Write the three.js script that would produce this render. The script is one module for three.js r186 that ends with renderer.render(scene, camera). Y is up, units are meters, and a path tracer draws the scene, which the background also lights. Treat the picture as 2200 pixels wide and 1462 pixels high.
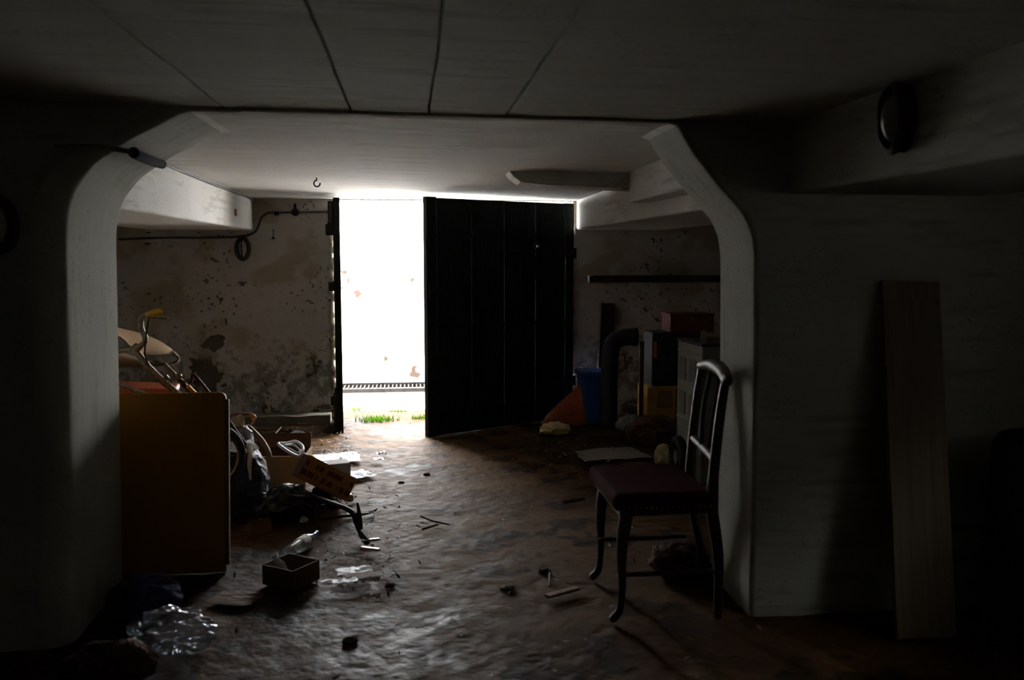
import * as THREE from 'three';
import { RoundedBoxGeometry } from 'three/addons/geometries/RoundedBoxGeometry.js';
import { mergeGeometries, mergeVertices, toCreasedNormals } from 'three/addons/utils/BufferGeometryUtils.js';

/* ---------- camera, sky, exposure ---------- */
const scene = new THREE.Scene();
const FPX = 1900, W = 2200, H = 1462;                       // focal length and frame in pixels
const camera = new THREE.PerspectiveCamera(2 * Math.atan(H / 2 / FPX) * 180 / Math.PI, W / H, 0.05, 400);
camera.position.set(0, 1.4, 0);
camera.rotation.order = 'YXZ';
camera.rotation.set(-Math.atan(181 / FPX), -Math.atan(215 / FPX), 0);
camera.filmGauge = 23.5;
camera.focus = 7.4;
camera.userData.fStop = 2.4;
camera.updateMatrixWorld(true);

const SKY = new THREE.Color(0.945, 0.965, 1.0);              // bright overcast sky
scene.background = SKY;
scene.backgroundIntensity = 1.0;

const renderer = new THREE.WebGLRenderer();
renderer.toneMapping = THREE.LinearToneMapping;
renderer.toneMappingExposure = 52;
renderer.shadowMap.enabled = true;

/* ---------- helpers ---------- */
let seed = 20240611;
const rnd = () => { seed = (seed + 0x6D2B79F5) | 0; let t = Math.imul(seed ^ (seed >>> 15), 1 | seed); t = (t + Math.imul(t ^ (t >>> 7), 61 | t)) ^ t; return ((t ^ (t >>> 14)) >>> 0) / 4294967296; };
const rr = (a, b) => a + (b - a) * rnd();
const V = (x, y, z) => new THREE.Vector3(x, y, z);
const ray = (px, py) => V((px - W / 2) / FPX, (H / 2 - py) / FPX, -1).applyQuaternion(camera.quaternion);
const P = (px, py, d) => { const r = ray(px, py); return r.multiplyScalar(d / -r.z).add(camera.position); };       // survey: sight line met at depth d
const F = (px, py, y = 0) => { const r = ray(px, py); return r.multiplyScalar((y - 1.4) / r.y).add(camera.position); }; // ... met at height y
const used = {};
const numbered = (n) => { const k = used[n] = (used[n] ?? -1) + 1; return k ? n + '_' + String(k).padStart(3, '0') : n; };
const shade = (o) => { o.castShadow = o.receiveShadow = true; return o; };
function thing(name, label, category, pos = [0, 0, 0], ry = 0, group) {
  const o = new THREE.Group(); o.name = numbered(name); scene.add(o);
  o.position.set(...(pos.isVector3 ? pos.toArray() : pos)); o.rotation.y = ry;
  o.userData = { label, category }; if (group) o.userData.group = group;
  return o;
}
function part(name, geo, mat, parent, pos, rot) {
  const m = shade(new THREE.Mesh(geo, mat)); m.name = parent === scene ? numbered(name) : (() => { parent.userData.n ??= {}; const k = parent.userData.n[name] = (parent.userData.n[name] ?? -1) + 1; return k ? name + '_' + String(k).padStart(3, '0') : name; })();
  if (pos) m.position.set(...(pos.isVector3 ? pos.toArray() : pos));
  if (rot) m.rotation.set(...rot);
  parent.add(m); return m;
}
function struct(name, geo, mat, parent = scene) { const m = part(name, geo, mat, parent); m.userData.kind = 'structure'; return m; }
function single(name, label, category, geo, mat, pos, rot, group) { const m = part(name, geo, mat, scene, pos, rot); Object.assign(m.userData, { label, category }); if (group) m.userData.group = group; return m; }
/* uv in metres by the dominant direction of each face */
function boxUV(g, s = 1) {
  g = g.index ? g.toNonIndexed() : g; g.computeBoundingBox();
  const p = g.attributes.position, uv = new Float32Array(p.count * 2), a = V(), b = V(), c = V(), n = V();
  for (let i = 0; i < p.count; i += 3) {
    a.fromBufferAttribute(p, i); b.fromBufferAttribute(p, i + 1); c.fromBufferAttribute(p, i + 2);
    n.copy(b).sub(a).cross(V().copy(c).sub(a)); const x = Math.abs(n.x), y = Math.abs(n.y), z = Math.abs(n.z);
    [a, b, c].forEach((v, k) => { const q = x >= y && x >= z ? [v.z, v.y] : y >= z ? [v.x, v.z] : [v.x, v.y]; uv[(i + k) * 2] = q[0] * s; uv[(i + k) * 2 + 1] = q[1] * s; });
  }
  g.setAttribute('uv', new THREE.BufferAttribute(uv, 2)); return g;
}
const box = (w, h, d, x = 0, y = 0, z = 0, r = 0.004) => boxUV(new RoundedBoxGeometry(w, h, d, 2, Math.min(r, w / 2.1, h / 2.1, d / 2.1)).translate(x, y, z));
const plain = (w, h, d, x = 0, y = 0, z = 0) => boxUV(new THREE.BoxGeometry(w, h, d).translate(x, y, z));
const merge = (l) => { const g = mergeGeometries(l.map((x) => { x = x.index ? x.toNonIndexed() : x; for (const k of Object.keys(x.attributes)) if (!['position', 'normal', 'uv'].includes(k)) x.deleteAttribute(k); return x; })); return g; };
const tube = (pts, r, seg = 24, rad = 8, closed = false) => new THREE.TubeGeometry(new THREE.CatmullRomCurve3(pts.map((p) => p.isVector3 ? p : V(...p)), closed, 'centripetal'), seg, r, rad, closed);
/* tapered sweep with round ends: pts with radii */
function limb(pts, radii, seg = 20, rad = 8, sx = 1) {
  const c = new THREE.CatmullRomCurve3(pts.map((p) => p.isVector3 ? p : V(...p)), false, 'centripetal');
  const g = new THREE.TubeGeometry(c, seg, 1, rad), p = g.attributes.position, ctr = V(), v = V();
  const R = (t) => { const k = t * (radii.length - 1), i = Math.min(radii.length - 2, Math.floor(k)); return radii[i] + (radii[i + 1] - radii[i]) * (k - i); };
  for (let i = 0; i <= seg; i++) { c.getPointAt(i / seg, ctr); let r = R(i / seg); for (let j = 0; j <= rad; j++) { const k = i * (rad + 1) + j; v.fromBufferAttribute(p, k).sub(ctr).multiplyScalar(r).add(ctr); p.setXYZ(k, v.x, v.y, v.z); } }
  const cap = (t, flip) => { const q = new THREE.SphereGeometry(R(t) * 0.999, rad, 5); const o = c.getPointAt(t); return q.translate(o.x, o.y, o.z); };
  g.computeVertexNormals(); return merge([g, cap(0), cap(1)]);
}
/* seamless value noise */
const LAT = 256, lat = new Float32Array(LAT * LAT); for (let i = 0; i < lat.length; i++) lat[i] = rnd();
function vnoise(x, y, per, off = 0) {
  const xi = Math.floor(x), yi = Math.floor(y), fx = x - xi, fy = y - yi, u = fx * fx * (3 - 2 * fx), v = fy * fy * (3 - 2 * fy);
  const q = (a, b) => lat[(((a % per) + per) % per * 7 + off * 31 & 255) + ((((b % per) + per) % per * 13 + off * 57) & 255) * LAT];
  const a = q(xi, yi), b = q(xi + 1, yi), c = q(xi, yi + 1), d = q(xi + 1, yi + 1);
  return a + (b - a) * u + (c - a) * v + (a - b - c + d) * u * v;
}
function fbm(x, y, per, oct, off = 0, gain = 0.5) { let s = 0, a = 1, t = 0; for (let o = 0; o < oct; o++) { s += a * vnoise(x, y, per, off + o * 3); t += a; a *= gain; x *= 2; y *= 2; per *= 2; } return s / t; }
const sst = (a, b, x) => { const t = Math.min(1, Math.max(0, (x - a) / (b - a))); return t * t * (3 - 2 * t); };
/* fn(u, v) -> [r, g, b] (sRGB 0..255) or a single height 0..1 */
function dataTex(w, h, fn, color, sx = 1, sy = sx) {
  const d = new Uint8Array(w * h * 4);
  for (let j = 0; j < h; j++) for (let i = 0; i < w; i++) { const c = fn(i / w, j / h), k = (j * w + i) * 4; if (color) { d[k] = c[0]; d[k + 1] = c[1]; d[k + 2] = c[2]; } else d[k] = d[k + 1] = d[k + 2] = Math.max(0, Math.min(255, c * 255)); d[k + 3] = 255; }
  const t = new THREE.DataTexture(d, w, h, THREE.RGBAFormat);
  t.wrapS = t.wrapT = THREE.RepeatWrapping; t.magFilter = THREE.LinearFilter; t.minFilter = THREE.LinearMipmapLinearFilter; t.generateMipmaps = true;
  if (color) t.colorSpace = THREE.SRGBColorSpace; t.repeat.set(sx, sy); t.needsUpdate = true; return t;
}
const lerp3 = (a, b, t) => [a[0] + (b[0] - a[0]) * t, a[1] + (b[1] - a[1]) * t, a[2] + (b[2] - a[2]) * t];
const rep = (t, sx, sy = sx) => { const c = t.clone(); c.repeat.set(sx, sy); c.needsUpdate = true; return c; };
const std = (o) => new THREE.MeshStandardMaterial({ side: THREE.DoubleSide, ...o });
const flat = (hex, rough = 0.7, o = {}) => std({ color: hex, roughness: rough, ...o });

/* ---------- surfaces ---------- */
// brushed whitewash over rough render, 2 m tile
const limeH = dataTex(1024, 1024, (u, v) => { const a = fbm(u * 12, v * 12, 12, 6, 1), b = fbm(u * 8, v * 90, 8, 3, 9); return 0.65 * a + 0.35 * b; });
const limeC = dataTex(1024, 1024, (u, v) => {
  const a = fbm(u * 6, v * 6, 6, 6, 4), s = fbm(u * 10, v * 80, 10, 3, 17), g = vnoise(u * 300, v * 300, 300, 2);
  let c = lerp3([186, 184, 178], [206, 204, 199], a); c = lerp3(c, [150, 149, 143], 0.5 * sst(0.48, 0.78, s) * sst(0.35, 0.6, a));
  const k = sst(0.83, 0.9, g) * sst(0.45, 0.6, fbm(u * 9, v * 9, 9, 3, 21)); return lerp3(c, [118, 116, 108], 0.5 * k);
}, true);
const whitewash = std({ map: rep(limeC, 0.5), bumpMap: rep(limeH, 0.5), bumpScale: 0.0045, roughness: 0.92 });
const cement = std({ map: rep(limeC, 0.5), bumpMap: rep(limeH, 0.5), bumpScale: 0.005, roughness: 0.93, color: 0xc6c8be });
const cementCeil = std({ map: rep(limeC, 0.45, 0.6), bumpMap: rep(limeH, 0.45, 0.6), bumpScale: 0.008, roughness: 0.95, color: 0xcbcec4 });
const ceilWash = std({ map: rep(limeC, 0.45, 0.6), bumpMap: rep(limeH, 0.45, 0.6), bumpScale: 0.008, roughness: 0.95 });
// stained wall by the door: 3.2 m wide x 2 m high, mould and flaked render low down
const SW = 3.2, SH = 2;
const stain = (u, v) => {                      // v = 0 at the floor; two kinds of mark: flaked-off render (1) and mould (2)
  const x = u * SW, y = v * SH, n = fbm(x * 4, y * 4, 997, 5, 5), m = fbm(x * 11, y * 11, 997, 5, 11), e = fbm(x * 26, y * 26, 997, 3, 33);
  const low = sst(0.95, 0.3, y);
  const mould = sst(0.60 - 0.19 * low, 0.76 - 0.13 * low, 0.45 * m + 0.35 * e + 0.2 * fbm(x * 60, y * 60, 997, 2, 44)) * (0.35 + 0.65 * low);
  let flake = sst(0.585, 0.60, n * 0.7 + e * 0.3) * sst(0.6, 0.5, y);
  const blob = Math.hypot((x - 1.56) / 0.1, (y - 0.68) / 0.055) + (m - 0.5) * 2.2; flake = Math.max(flake, sst(1.0, 0.9, blob));
  const speck = sst(0.86, 0.9, vnoise(x * 46, y * 46, 997, 41)) * sst(0.5, 0.6, fbm(x * 3, y * 3, 997, 2, 50));
  return [mould, flake, speck, n, m];
};
const stainC = dataTex(1024, 640, (u, v) => {
  const [mo, fl, sp, n, m] = stain(u, v); let c = lerp3([172, 165, 157], [188, 182, 175], m);
  c = lerp3(c, [150, 134, 108], 0.6 * sst(0.5, 0.68, n)); c = lerp3(c, [88, 84, 74], 0.62 * mo); c = lerp3(c, [84, 72, 60], 0.85 * fl); return lerp3(c, [78, 66, 55], 0.7 * sp);
}, true, 1 / SW, 1 / SH);
const stainH = dataTex(1024, 640, (u, v) => { const [mo, fl, sp, n, m] = stain(u, v); return 0.75 + 0.2 * (m - 0.5) - 0.5 * fl - 0.4 * sp - 0.08 * mo; }, false, 1 / SW, 1 / SH);
const stainWall = std({ map: stainC, bumpMap: stainH, bumpScale: 0.02, roughness: 0.93 });
// trodden earth and damp cement floor, 4 m tile
const floorF = (u, v) => { const a = fbm(u * 8, v * 8, 8, 6, 2), b = fbm(u * 24, v * 24, 24, 5, 13), g = fbm(u * 90, v * 90, 90, 3, 27), wet = sst(0.50, 0.60, 0.7 * fbm(u * 5, v * 5, 5, 4, 61) + 0.3 * b); return [a, b, g, wet]; };
const floorC = dataTex(1536, 1536, (u, v) => {
  const [a, b, g, wet] = floorF(u, v); let c = lerp3([112, 96, 78], [142, 128, 110], g);
  c = lerp3(c, [104, 82, 48], 0.85 * sst(0.46, 0.6, a)); c = lerp3(c, [58, 46, 33], 0.8 * sst(0.54, 0.66, b)); return lerp3(c, [c[0] * 0.72, c[1] * 0.72, c[2] * 0.74], wet);
}, true);
const floorR = dataTex(1024, 1024, (u, v) => { const [a, b, g, wet] = floorF(u, v); return 0.72 - 0.15 * wet + 0.24 * (g - 0.5); });
const floorH = dataTex(1536, 1536, (u, v) => { const [a, b, g] = floorF(u, v); return 0.12 * a + 0.4 * b + 0.48 * g; });
const earthFloor = new THREE.MeshPhysicalMaterial({ side: THREE.DoubleSide, specularIntensity: 0.2, map: rep(floorC, 0.25), roughnessMap: rep(floorR, 0.25), bumpMap: rep(floorH, 0.25), bumpScale: 0.02, roughness: 1, color: 0xa88a60 });
const yardMat = std({ map: rep(limeC, 0.3), bumpMap: rep(floorH, 0.3), bumpScale: 0.03, roughness: 0.95, color: 0xffffff });
/* ---------- the cellar: floor, ceilings, walls, beams, portal ---------- */
const FZ = -7.6, SX = 2.75;                                   // far wall plane, side walls
const OPL = -0.64, OPR = 1.392, OPH = 1.868, WT = 0.42;        // the doorway
// quads of a gently uneven plane
function sheet(x0, x1, z0, z1, nx, nz, yf, up) {
  const g = new THREE.PlaneGeometry(1, 1, nx, nz), p = g.attributes.position, uv = g.attributes.uv;
  for (let i = 0; i < p.count; i++) { const x = x0 + (p.getX(i) + 0.5) * (x1 - x0), z = z0 + (p.getY(i) + 0.5) * (z1 - z0); p.setXYZ(i, x, yf(x, z), z); uv.setXY(i, x, z); }
  if (up) { const ix = g.index.array; for (let i = 0; i < ix.length; i += 3) { const t = ix[i]; ix[i] = ix[i + 1]; ix[i + 1] = t; } }
  g.computeVertexNormals(); return g;
}
const bumpy = (x, z) => 0.010 * (fbm(x * 1.6 + 40, z * 1.6 + 40, 997, 3, 3) - 0.5) + 0.012 * (fbm(x * 6 + 40, z * 6 + 40, 997, 3, 8) - 0.5);
struct('floor', merge([sheet(-SX - 0.1, SX + 0.1, 2.2, FZ - WT, 160, 260, bumpy, false), plain(2 * SX + 0.2, 0.2, 2.2 - FZ + WT, 0, -0.13, (2.2 + FZ - WT) / 2)]), earthFloor);
const ceilY = (x, z) => z > -3.4 ? 1.905 - 0.0115 * x : 1.905 + (z + 3.4) * 0.0075;
const near = struct('ceiling', plain(6, 0.2, 5.9, 0, 2.035, -0.6).applyMatrix4(new THREE.Matrix4().makeShear(-0.0115, 0, 0, 0, 0, 0)), cementCeil);
{ // cast in strips: open joints run from the portal towards the camera
  const xs = [-3, -1.72, -0.64, -0.205, 0.068, 0.342, 3], jit = xs.map((_, k) => (z) => k && k < 6 ? 0.010 * (fbm(z * 3 + 50, k * 5 + 3, 997, 4, k) - 0.5) : 0);
  for (let k = 0; k < 6; k++) {
    const nz = 90, g = new THREE.BoxGeometry(1, 0.03, 1, 6, 1, nz), p = g.attributes.position;
    for (let i = 0; i < p.count; i++) { const z = 2.2 + (p.getZ(i) - 0.5) * 5.7 , u = p.getX(i) + 0.5, a = xs[k] + 0.0045 + jit[k](z), b = xs[k + 1] - 0.0045 + jit[k + 1](z), x = a + (b - a) * u; p.setXYZ(i, x, 1.92 + p.getY(i) - 0.0115 * x + 0.004 * (fbm(x * 2 + 30, z * 2 + 30, 997, 3, 5) - 0.5), z); }
    g.computeVertexNormals(); part('panel', boxUV(g), cementCeil, near);
  }
}
struct('ceiling', (() => { const g = plain(6, 0.2, FZ * -1 - 3.4 + WT, 0, 2.005, (FZ - WT - 3.4) / 2), p = g.attributes.position; for (let i = 0; i < p.count; i++) p.setY(i, p.getY(i) + (p.getZ(i) + 3.4) * 0.0075); g.computeVertexNormals(); return g; })(), ceilWash);
// side and back walls (thick)
struct('wall_left', plain(0.3, 2.3, 10.4, -SX - 0.15, 0.95, -2.8), whitewash);
// right wall with a small high window behind the camera's right shoulder
const WIN = { z0: -1.72, z1: -1.02, y0: 1.28, y1: 1.72 };
struct('wall_right', merge([plain(0.3, 2.3, FZ * -1 - WT * -1 + WIN.z0, SX + 0.15, 0.95, (FZ - WT + WIN.z0) / 2), plain(0.3, 2.3, 2.4 - WIN.z1, SX + 0.15, 0.95, (2.4 + WIN.z1) / 2),
  plain(0.3, WIN.y0 + 0.2, WIN.z1 - WIN.z0, SX + 0.15, (WIN.y0 - 0.2) / 2, (WIN.z0 + WIN.z1) / 2), plain(0.3, 2.1 - WIN.y1, WIN.z1 - WIN.z0, SX + 0.15, (2.1 + WIN.y1) / 2, (WIN.z0 + WIN.z1) / 2)]), whitewash);
struct('areaway_wall', plain(0.3, 4, 6, 4.05, 0.36, -1.5), std({ color: 0x33302b, roughness: 0.95 }));
struct('wall_back', plain(6.1, 2.3, 0.3, 0, 0.95, 2.35), cement);
// far wall: left part, right part, head over the doorway; ragged jamb on the left
function farPart(x0, x1, y0, y1, uoff) { const g = plain(x1 - x0, y1 - y0, WT, (x0 + x1) / 2, (y0 + y1) / 2, FZ - WT / 2), uv = g.attributes.uv; for (let i = 0; i < uv.count; i++) uv.setX(i, uv.getX(i) + uoff); return g; }
struct('wall_front', merge([farPart(-SX - 0.3, OPL, -0.2, 2.1, 3.2), farPart(OPR, SX + 0.3, -0.2, 2.1, 0.5), farPart(OPL, OPR, OPH, 2.1, 3.2)]), stainWall);
// longitudinal beams, both bays
const beamL = -1.29, beamR = 1.42, BY = 1.615;
const beam = (x0, x1, z0, z1, y) => { const g = new RoundedBoxGeometry(x1 - x0, 2.0 - y, z1 - z0, 3, 0.018).translate((x0 + x1) / 2, (2.0 + y) / 2, (z0 + z1) / 2); return boxUV(g); };
struct('beam', beam(-2.1, beamL, FZ + 0.1, -3.6, BY - 0.005), whitewash);
struct('beam', beam(beamR, 2.2, FZ - 0.02, -3.6, BY + 0.01), whitewash);
struct('beam', beam(-2.1, beamL - 0.1, -3.3, 2.2, BY + 0.01), cement);
struct('beam', beam(beamR - 0.02, 2.2, -3.3, 2.2, BY + 0.015), cement);
// portal across the room: piers with haunched, rounded soffit
const prof = [[-1.235, -0.1], [-1.215, 0.8], [-1.20, 1.46], [-1.188, 1.56], [-1.158, 1.635], [-1.09, 1.715], [-0.97, 1.795], [-0.78, 1.895], [-0.70, 1.90], [0, 1.895], [0.93, 1.885], [0.97, 1.875], [1.035, 1.775], [1.13, 1.66], [1.225, 1.56], [1.262, 1.49], [1.278, 1.39], [1.29, 0.8], [1.295, -0.1]];
(() => {
  const crv = new THREE.CatmullRomCurve3(prof.map(([x, y]) => V(x, y, 0)), false, 'catmullrom', 0.15), N = 160, pts = [], FR = -3.2;
  for (let i = 0; i <= N; i++) { const p = crv.getPointAt(i / N), t = crv.getTangentAt(i / N); pts.push([p, V(-t.y, t.x, 0)]); }      // normal into the mass: left of the direction of travel
  const rear = (x) => -3.82 + 0.09 * (x + 1.2) , sec = [];
  const rad = (p) => p.x < -0.6 ? 0.045 + 0.05 * sst(1.85, 1.5, p.y) : 0.02;
  for (const [p, n] of pts) {
    const r = rad(p), row = [], R = rear(p.x), q = 0.025;
    for (let k = 0; k <= 6; k++) { const a = k / 6 * Math.PI / 2; row.push(V(p.x + n.x * (r - r * Math.sin(a)), p.y + n.y * (r - r * Math.sin(a)), FR - (r - r * Math.cos(a)))); }
    for (let k = 1; k < 8; k++) { const w = 0.006 * (fbm(p.y * 3 + p.x * 3 + 20, k * 0.6, 997, 3, 6) - 0.5); row.push(V(p.x + n.x * w, p.y + n.y * w, FR - r + (R + q - FR + r) * k / 8)); }
    for (let k = 0; k <= 4; k++) { const a = k / 4 * Math.PI / 2; row.push(V(p.x + n.x * (q - q * Math.cos(a)), p.y + n.y * (q - q * Math.cos(a)), R + q - q * Math.sin(a))); }
    sec.push(row);
  }
  const pos = [], uv = [], idx = [], M = sec[0].length; let s = 0;
  sec.forEach((row, i) => { if (i) s += row[8].distanceTo(sec[i - 1][8]); row.forEach((v) => { pos.push(v.x, v.y, v.z); uv.push(s, v.z * 0.8); }); });
  const flatTop = (i) => sec[i][8].x > -0.785 && sec[i][8].x < 0.945 && sec[i][8].y > 1.8, idx2 = [];
  for (let i = 0; i < N; i++) for (let j = 0; j < M - 1; j++) { const a = i * M + j, b = a + M; (flatTop(i) && j > 5 ? idx2 : idx).push(a, b, a + 1, b, b + 1, a + 1); }
  const g = new THREE.BufferGeometry(); g.setAttribute('position', new THREE.Float32BufferAttribute(pos, 3)); g.setAttribute('uv', new THREE.Float32BufferAttribute(uv, 2)); g.setIndex(idx); g.computeVertexNormals();
  const face = (k) => {                                     // the flat of the pier on that side of the section, out to the side walls and up into the ceiling
    const sh = new THREE.Shape([new THREE.Vector2(-SX - 0.1, -0.1), new THREE.Vector2(-SX - 0.1, 2.0), new THREE.Vector2(SX + 0.1, 2.0), new THREE.Vector2(SX + 0.1, -0.1), ...sec.map((r) => new THREE.Vector2(r[k].x, r[k].y)).reverse()]);
    const f = new THREE.ShapeGeometry(sh), p = f.attributes.position; for (let i = 0; i < p.count; i++) p.setZ(i, k ? rear(p.getX(i)) : FR); f.computeVertexNormals(); return f;
  };
  const g2 = new THREE.BufferGeometry(); for (const k of ['position', 'uv', 'normal']) g2.setAttribute(k, g.attributes[k].clone()); g2.setIndex(idx2); { const u = g2.attributes.uv; for (let i = 0; i < u.count; i++) u.setXY(i, g2.attributes.position.getX(i), g2.attributes.position.getZ(i)); }
  const wm = struct('wall_middle', merge([g, boxUV(face(0)), boxUV(face(M - 1))]), cement);
  part('lintel', g2.toNonIndexed(), ceilWash, wm);
})();

/* ---------- the yard outside ---------- */
struct('yard_ground', merge([sheet(-14, 14, FZ - WT, -26, 60, 60, (x, z) => -0.012 + bumpy(x, z) + 0.02 * sst(-8.4, -9, z), false)]), yardMat);
/* ---------- materials of things ---------- */
const grainH = dataTex(512, 512, (u, v) => fbm(u * 60, v * 5, 60, 4, 3));
const grainC = dataTex(512, 512, (u, v) => { const a = fbm(u * 40, v * 4, 40, 5, 6); return lerp3([176, 168, 158], [255, 252, 246], a); }, true);
const wood = (hex, rough = 0.6, s = 2) => std({ color: hex, map: rep(grainC, s), bumpMap: rep(grainH, s), bumpScale: 0.002, roughness: rough });
const rustC = dataTex(256, 256, (u, v) => { const a = fbm(u * 9, v * 9, 9, 5, 8), b = fbm(u * 30, v * 30, 30, 3, 19); return lerp3([205, 200, 192], [120, 78, 48], sst(0.5, 0.66, a * 0.7 + b * 0.3)); }, true);
const creaseH = dataTex(512, 512, (u, v) => 1 - Math.abs(2 * fbm(u * 7, v * 7, 7, 4, 15) - 1));
const weaveH = dataTex(256, 256, (u, v) => 0.5 + 0.25 * Math.sin(u * 402) + 0.25 * Math.sin(v * 402));
const phys = (o) => new THREE.MeshPhysicalMaterial({ side: THREE.DoubleSide, ...o });
const M = {
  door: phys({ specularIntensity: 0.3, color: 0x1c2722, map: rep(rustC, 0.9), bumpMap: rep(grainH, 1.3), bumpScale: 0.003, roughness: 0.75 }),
  iron: std({ color: 0x2a2522, map: rep(rustC, 3), roughness: 0.6, metalness: 0.5 }),
  chrome: std({ color: 0xb9b4aa, map: rep(rustC, 5), roughness: 0.28, metalness: 0.9 }),
  redPaint: std({ color: 0x6e1f1a, map: rep(rustC, 6), roughness: 0.4 }), yellowGrip: flat(0xc99a1c, 0.6), rubber: flat(0x17161a, 0.7),
  cable: flat(0x4c4a46, 0.7), darkCable: flat(0x2b2825, 0.7), sleeve: phys({ color: 0x060606, roughness: 1, specularIntensity: 0.1 }), lampBody: flat(0x352f29, 0.8), glassLamp: std({ color: 0x8f8d82, roughness: 0.3 }),
  veneer: phys({ color: 0x8c5e14, roughness: 0.6, specularIntensity: 0.4, bumpMap: rep(grainH, 1.5), bumpScale: 0.001 }), veneerEdge: wood(0x7d5a38, 0.7, 3), card: std({ color: 0x8d6a3c, bumpMap: rep(grainH, 4, 1), bumpScale: 0.001, roughness: 0.85 }), cardDark: std({ color: 0x54391f, roughness: 0.85 }), cardGrey: flat(0x8d8780, 0.85),
  blackBag: std({ color: 0x0b0c12, bumpMap: rep(creaseH, 3), bumpScale: 0.012, roughness: 0.38 }), navyBag: std({ color: 0x10162e, bumpMap: rep(creaseH, 3), bumpScale: 0.012, roughness: 0.6 }),
  blueCloth: std({ color: 0x16254f, bumpMap: rep(creaseH, 2), bumpScale: 0.01, roughness: 0.8 }), whitePlastic: flat(0xdedfe4, 0.4), wrap: std({ color: 0xeeeef0, bumpMap: rep(creaseH, 3), bumpScale: 0.002, roughness: 0.38 }), paper: std({ color: 0xdfe0e2, bumpMap: rep(creaseH, 2), bumpScale: 0.006, roughness: 0.8 }),
  clearBag: new THREE.MeshPhysicalMaterial({ color: 0xe4eaf0, roughness: 0.12, transmission: 0.85, thickness: 0, ior: 1.5, side: THREE.DoubleSide, bumpMap: rep(creaseH, 3), bumpScale: 0.02 }),
  bottle: new THREE.MeshPhysicalMaterial({ color: 0xdfe6e6, roughness: 0.12, transmission: 0.75, thickness: 0, ior: 1.45, side: THREE.DoubleSide }),
  orangeTarp: std({ color: 0x8c3c18, bumpMap: rep(creaseH, 2), bumpScale: 0.02, roughness: 0.7 }), bluePlastic: flat(0x174a90, 0.45), blackIron: std({ color: 0x1c1a1b, roughness: 0.65, metalness: 0.2 }),
  yellowCard: std({ color: 0xb08a3a, roughness: 0.85 }), darkBox: flat(0x1d1b1c, 0.5), redWood: wood(0x6b241a, 0.55, 2), enamel: std({ color: 0xb9bdb8, map: rep(limeC, 0.8), roughness: 0.45 }), enamelDark: flat(0x6e706c, 0.5),
  orangeTrim: flat(0xb0622c, 0.5), cream: std({ color: 0xc9b98e, bumpMap: rep(creaseH, 4), bumpScale: 0.01, roughness: 0.9 }), brownCloth: std({ color: 0x4e3326, bumpMap: rep(creaseH, 3), bumpScale: 0.02, roughness: 0.9 }),
  chairWood: wood(0x3a2216, 0.35, 4), seatRed: phys({ specularIntensity: 0.03, color: 0x36090d, bumpMap: rep(weaveH, 6), bumpScale: 0.001, roughness: 0.85 }), brass: std({ color: 0x8a6d35, roughness: 0.4, metalness: 0.8 }),
  greyBoard: std({ color: 0x6b5d42, map: rep(grainC, 2, 0.8), roughness: 0.7 }), stone: flat(0x6d655a, 0.95), bark: flat(0x54432f, 0.95), pinkWood: wood(0x9c7a66, 0.8, 3), darkWood: wood(0x2c2430, 0.8, 2), greyPlastic: std({ color: 0x8d9094, bumpMap: rep(creaseH, 3), bumpScale: 0.015, roughness: 0.3 }),
  copingA: flat(0xb9b2a6, 0.95), grass: flat(0x86b04e, 0.8), bareWood: wood(0x8a7048, 0.7, 4), plasterLump: std({ color: 0xc9c0b0, roughness: 0.95, bumpMap: rep(limeH, 2), bumpScale: 0.01 }), rustIron: flat(0x6a2f22, 0.8),
};
// crumpled soft bodies: an icosphere pushed in and out by ridged noise, flattened where it lies
function crumple(rx, ry, rz, off, amp = 0.35, det = 14, floorCut = -0.6) {
  const g = mergeVertices((() => { const q = new THREE.IcosahedronGeometry(1, det); q.deleteAttribute('normal'); q.deleteAttribute('uv'); return q; })()), p = g.attributes.position, v = V();
  for (let i = 0; i < p.count; i++) {
    v.fromBufferAttribute(p, i).normalize(); const X = v.x * 1.7 + v.z * 0.6 + 20, Y = v.y * 1.7 - v.z * 0.8 + 20;
    const a = 1 - Math.abs(2 * fbm(X, Y, 997, 2, off) - 1), b = 1 - Math.abs(2 * fbm(X * 2.3 + v.z * 2, Y * 2.3 + v.x, 997, 3, off + 7) - 1);
    v.multiplyScalar(1 + amp * (a - 0.6) + amp * 0.5 * (b - 0.6)); if (v.y < floorCut) v.y = floorCut + (v.y - floorCut) * 0.06;
    p.setXYZ(i, v.x * rx, (v.y - floorCut) * ry + 0.004, v.z * rz);
  }
  g.computeVertexNormals(); return boxUV(g);
}
// a limp sheet w x d with folds, lying about y = 0
function limp(w, d, off, amp = 0.03, n = 22, ragged = 0.12) {
  const g = new THREE.PlaneGeometry(w, d, n, n).rotateX(-Math.PI / 2), p = g.attributes.position;
  for (let i = 0; i < p.count; i++) { const x = p.getX(i), z = p.getZ(i), e = 1 + ragged * (fbm(Math.atan2(z, x) * 2 + 10, off, 997, 3, off) - 0.5) * 2; const f = 1 - Math.abs(2 * fbm(x * 7 / Math.max(w, 0.1) * 0.5 + 30, z * 7 / Math.max(d, 0.1) * 0.5 + 30, 997, 3, off) - 1); p.setXYZ(i, x * e, 0.004 + amp * Math.max(0, f - 0.35), z * e); }
  g.computeVertexNormals(); return g;
}
const atFloor = (px, py, y = 0.012) => { const p = F(px, py); p.y = y; return p; };

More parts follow.
